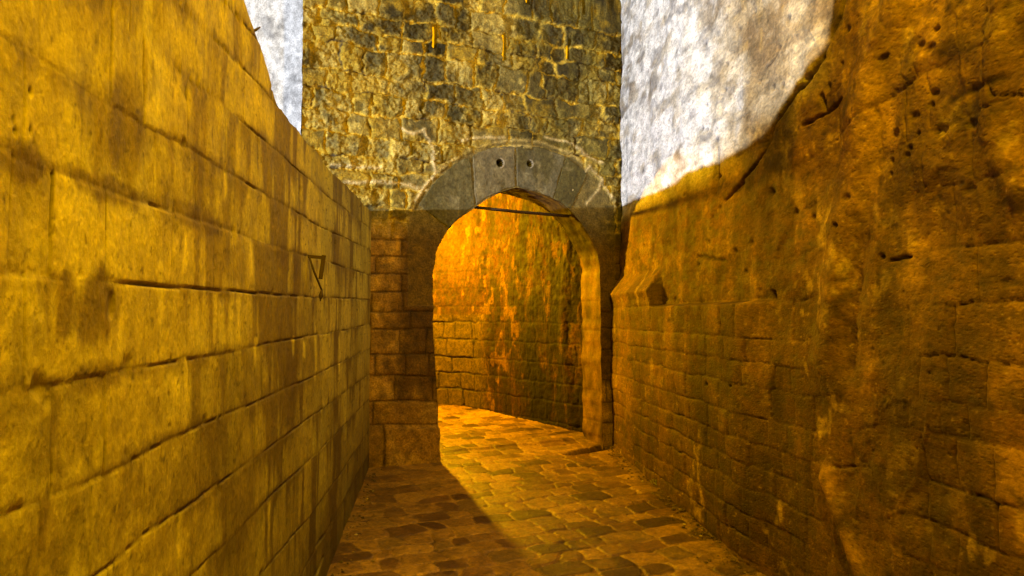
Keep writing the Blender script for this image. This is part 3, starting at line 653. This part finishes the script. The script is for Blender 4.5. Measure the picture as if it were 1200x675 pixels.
# rounded corners
de = np.where((du < .05) & (dz < .05), .05-np.hypot(.05-du, .05-dz), np.minimum(du, dz)); de = np.maximum(de, -.03)+fbm(X*30, Y*30, 2, 605)*.003
patch = ss(.1, .9, -X*1.1+.25*fbm(X*3, Y*3, 3, 606)-.05)*ss(4.6, 5.4, Y)*ss(9.5, 7.2, Y)   # cement-smeared strip along the left wall
wear = ss(-.2, .5, fbm(X*1.3, Y*1.3, 3, 607))
k = (1-.6*patch)*(.6+.4*wear)
h = k*(ss(-.004, .016, de)*.012-.012)+k*(b2-.5)*.006+fbm(X*2, Y*2, 3, 608)*.012+fbm(X*18, Y*18, 4, 609)*.0022
h += k*((s-np.floor(s))*0+(fbm(X*7, Y*7, 3, 610))*.003)
# low step where the threshold slabs start, and a sunk, near-black wedge by the right jamb
def fl(px, py):
    d = ray(px, py); k_ = -EYE/(d[2]-SL); return d[0]*k_, d[1]*k_
gp = [fl(*p) for p in [(668, 531), (690, 527), (712, 523), (726, 520)]]
gl = line_cracks(X, Y, gp, .10); wd = np.interp(X, [gp[0][0], gp[-1][0]], [.35, 1.1]); wedge = ss(.15, .5, gl*wd); h -= .09*wedge
h += .02*ss(.0, .05, t-(7.55+.04*fbm(X*3, Y*3, 2, 620)))*(1-patch)
fx = [fl(525, 548), fl(560, 551)]; 
c = np.ones(X.shape+(3,))*np.array([.20, .135, .07])
palF = np.array([[.22, .15, .075], [.29, .20, .10], [.15, .09, .05], [.10, .06, .035], [.055, .030, .022], [.33, .235, .12], [.20, .15, .085]])
c = palF[(b3*6.99).astype(int)]*(.85+.3*b2)[..., None]
c = mix(c, [.21, .15, .075], patch*.6); c = mix(c, [.36, .26, .13], (1-ss(.002, .013, de))*.8*(1-.6*patch)*ss(-.5, .1, fbm(X*3, Y*3, 3, 615))); c = mix(c, [.04, .025, .015], (1-ss(.0, .006, de))*ss(0, .4, fbm(X*4, Y*4, 3, 616))*.8); c = mix(c, [.34, .24, .12], ss(.15, .55, fbm(X*4, Y*4, 4, 611))*.45); c = mix(c, [.09, .06, .035], ss(.15, .55, fbm(X*5+7, Y*5, 4, 612))*.5)
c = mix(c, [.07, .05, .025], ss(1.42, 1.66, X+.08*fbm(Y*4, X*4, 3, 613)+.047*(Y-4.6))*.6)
c = mix(c, [.02, .012, .006], wedge); c = c*(1+.5*fbm(X*40, Y*40, 3, 617, .7))[..., None]*np.array([1.05, .80, .20])
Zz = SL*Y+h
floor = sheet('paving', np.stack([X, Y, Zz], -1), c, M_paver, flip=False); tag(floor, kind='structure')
floor['label'] = 'worn stone pavers laid in slanting rows'
gs = 60.; gv = [(-gs, -gs, -.45), (gs, -gs, -.45), (gs, gs, -.45), (-gs, gs, -.45)]
gm = bpy.data.materials.new('earth'); gm.use_nodes = True; nt = gm.node_tree; n = nt.nodes.new('ShaderNodeTexNoise'); n.inputs['Scale'].default_value = 3; cr = nt.nodes.new('ShaderNodeValToRGB')
cr.color_ramp.elements[0].color = (.05, .04, .03, 1); cr.color_ramp.elements[1].color = (.14, .11, .08, 1); nt.links.new(n.outputs[0], cr.inputs[0]); nt.links.new(cr.outputs[0], nt.nodes['Principled BSDF'].inputs[0])
nt.nodes['Principled BSDF'].inputs['Roughness'].default_value = .9
tag(poly('ground', [(gv, [(0, 1, 2, 3)])], gm), kind='structure')

# ------------------------------------------------------------------ rubble bits along the foot of the right wall
rg = np.random.default_rng(8); V = []; Fc = []; Cc = []
ico = [(0, 0, 1), (.9, 0, .45), (.28, .85, .45), (-.72, .53, .45), (-.72, -.53, .45), (.28, -.85, .45), (.72, .53, -.45), (-.28, .85, -.45), (-.9, 0, -.45), (-.28, -.85, -.45), (.72, -.53, -.45), (0, 0, -1)]
icf = [(0, 1, 2), (0, 2, 3), (0, 3, 4), (0, 4, 5), (0, 5, 1), (1, 6, 2), (2, 7, 3), (3, 8, 4), (4, 9, 5), (5, 10, 1), (6, 7, 2), (7, 8, 3), (8, 9, 4), (9, 10, 5), (10, 6, 1), (11, 7, 6), (11, 8, 7), (11, 9, 8), (11, 10, 9), (11, 6, 10)]
for i in range(700):
    yy_ = 4.2+4.1*rg.random(); off = abs(rg.normal(0, .09))+.01; xx_ = xr(yy_)-off-.07 if i % 3 else xl(yy_)+off*.7+.02
    r = .003+.013*rg.random()**3; col = np.array([.20, .13, .05])*(.4+.9*rg.random())
    if rg.random() < .07: col = np.array([.55, .42, .18])
    o = len(V)
    for p in ico: V.append((xx_+p[0]*r*(.7+.6*rg.random()), yy_+p[1]*r*(.7+.6*rg.random()), SL*yy_+.004+p[2]*r*.6)); Cc.append(col)
    Fc += [tuple(q+o for q in f_) for f_ in icf]
gr = raw('gravel', V, Fc, np.array(Cc), M_rubble, smooth=False); tag(gr, 'loose chippings and grit along the foot of both walls', 'gravel', kind='stuff')
# a small yellow-green weed at the same foot
for nm, pxs, lab in (('weed', (753, 548), 'yellowish weed at the foot of the rock wall, nearest the arch'), ('weed', (770, 567), 'yellowish weed at the foot of the rock wall, nearer than the other weed')):
    x0, y0 = fl(*pxs); V = []; Fc = []
    for i in range(46):
        a_ = rg.random()*6.28; r = .045*rg.random()**.6; bx, by = x0+math.cos(a_)*r, y0+math.sin(a_)*r*1.6; zz_ = SL*by; hgt = .015+.03*rg.random(); w = .005+.005*rg.random(); tx, ty = rg.normal(0, .012, 2); o = len(V)
        V += [(bx-w*.3, by, zz_), (bx+w*.3, by, zz_), (bx+tx+w, by+ty+w*.5, zz_+hgt), (bx+tx*1.6, by+ty*1.6, zz_+hgt*1.25), (bx+tx-w, by+ty-w*.5, zz_+hgt)]; Fc.append((o, o+1, o+2, o+3, o+4))
    m = bpy.data.materials.get('weed leaf')
    if not m:
        m = bpy.data.materials.new('weed leaf'); m.use_nodes = True; nn_ = m.node_tree.nodes.new('ShaderNodeTexNoise'); nn_.inputs['Scale'].default_value = 80; cc_ = m.node_tree.nodes.new('ShaderNodeValToRGB')
        cc_.color_ramp.elements[0].color = (.22, .20, .05, 1); cc_.color_ramp.elements[1].color = (.5, .45, .12, 1); m.node_tree.links.new(nn_.outputs[0], cc_.inputs[0]); m.node_tree.links.new(cc_.outputs[0], m.node_tree.nodes['Principled BSDF'].inputs[0])
    tag(poly(nm, [(V, Fc)], m), lab, 'weed')

# ================================================================== IRON BITS on the left wall
def on_left(px, py, out=0.):
    p = plane(px, py, pL0+nL*out, nL); return Vector(p)
a0 = on_left(361, 300); br = empty('iron_bracket', a0)
y0 = a0.y
def at_depth(px, py, yy): d = ray(px, py); return Vector((d[0]*yy, yy, EYE+d[2]*yy))
e_ = at_depth(380.5, 302, y0+.02)
adopt(poly('arm', [bar(a0+Vector((-.03, 0, 0)), e_, .014, .016)], M_iron, smooth=False), br)
adopt(poly('hanging_strap', [bar(e_+Vector((-.004, 0, .012)), at_depth(375.5, 327, y0+.01), .020, .010, up=(0, 1, 0))], M_iron, smooth=False), br)
kq = at_depth(377, 340, y0+.03)
adopt(poly('brace', [tube([a0+Vector((.005, 0, 0)), at_depth(368, 318, y0+.01), kq], [.005, .006, .005], 8)], M_iron), br)
adopt(poly('hook', [tube([kq, at_depth(376, 347, y0+.02), at_depth(375.5, 353, y0+.02)], [.006, .012, .003], 8)], M_iron), br)
tag(br, 'small rusty triangular iron bracket sticking out of the left wall', 'bracket')
s0 = on_left(299, 37); sp_ = poly('iron_spike', [tube([s0+Vector((-.03, 0, -.01)), at_depth(300, 35, s0.y+.0), at_depth(304.5, 32, s0.y+.02)], [.005, .005, .003], 8)], M_iron)
tag(sp_, 'short iron spike poking out over the edge of the left wall', 'spike')

# ================================================================== LAMPS
def lamp(name, loc, energy, col, rad, spot=None):
    l = bpy.data.lights.new(name, 'POINT'); l.energy = energy; l.color = col; l.shadow_soft_size = rad
    o = bpy.data.objects.new(name, l); COL.objects.link(o); o.location = loc; return o
SOD = (1., .62, .002); SOD2 = (1., .49, .002)
lamp('alley_lamp_light', (.6, .9, 5.0), 960, SOD, .07)
lamp('passage_lamp_light', (-1.18, 10.3, 2.98), 1250, SOD2, .05)
lamp('flood_light', (-9.0, -.3, 1.91), 7600, (.90, .94, 1.02), .05)

# ================================================================== SKY, night
w = bpy.data.worlds.new('World'); bpy.context.scene.world = w; w.use_nodes = True; nt = w.node_tree
sky = nt.nodes.new('ShaderNodeTexSky'); sky.sky_type = 'NISHITA'; sky.sun_disc = False; sky.sun_elevation = R(-4); sky.sun_rotation = R(200)
nt.links.new(sky.outputs[0], nt.nodes['Background'].inputs[0]); nt.nodes['Background'].inputs[1].default_value = .02
sc = bpy.context.scene; sc.view_settings.view_transform = 'Standard'; sc.view_settings.look = 'None'; sc.view_settings.exposure = 0; sc.view_settings.gamma = 1
sc.cycles.max_bounces = 6; sc.cycles.diffuse_bounces = 4; sc.cycles.use_denoising = True; sc.cycles.sample_clamp_indirect = 4
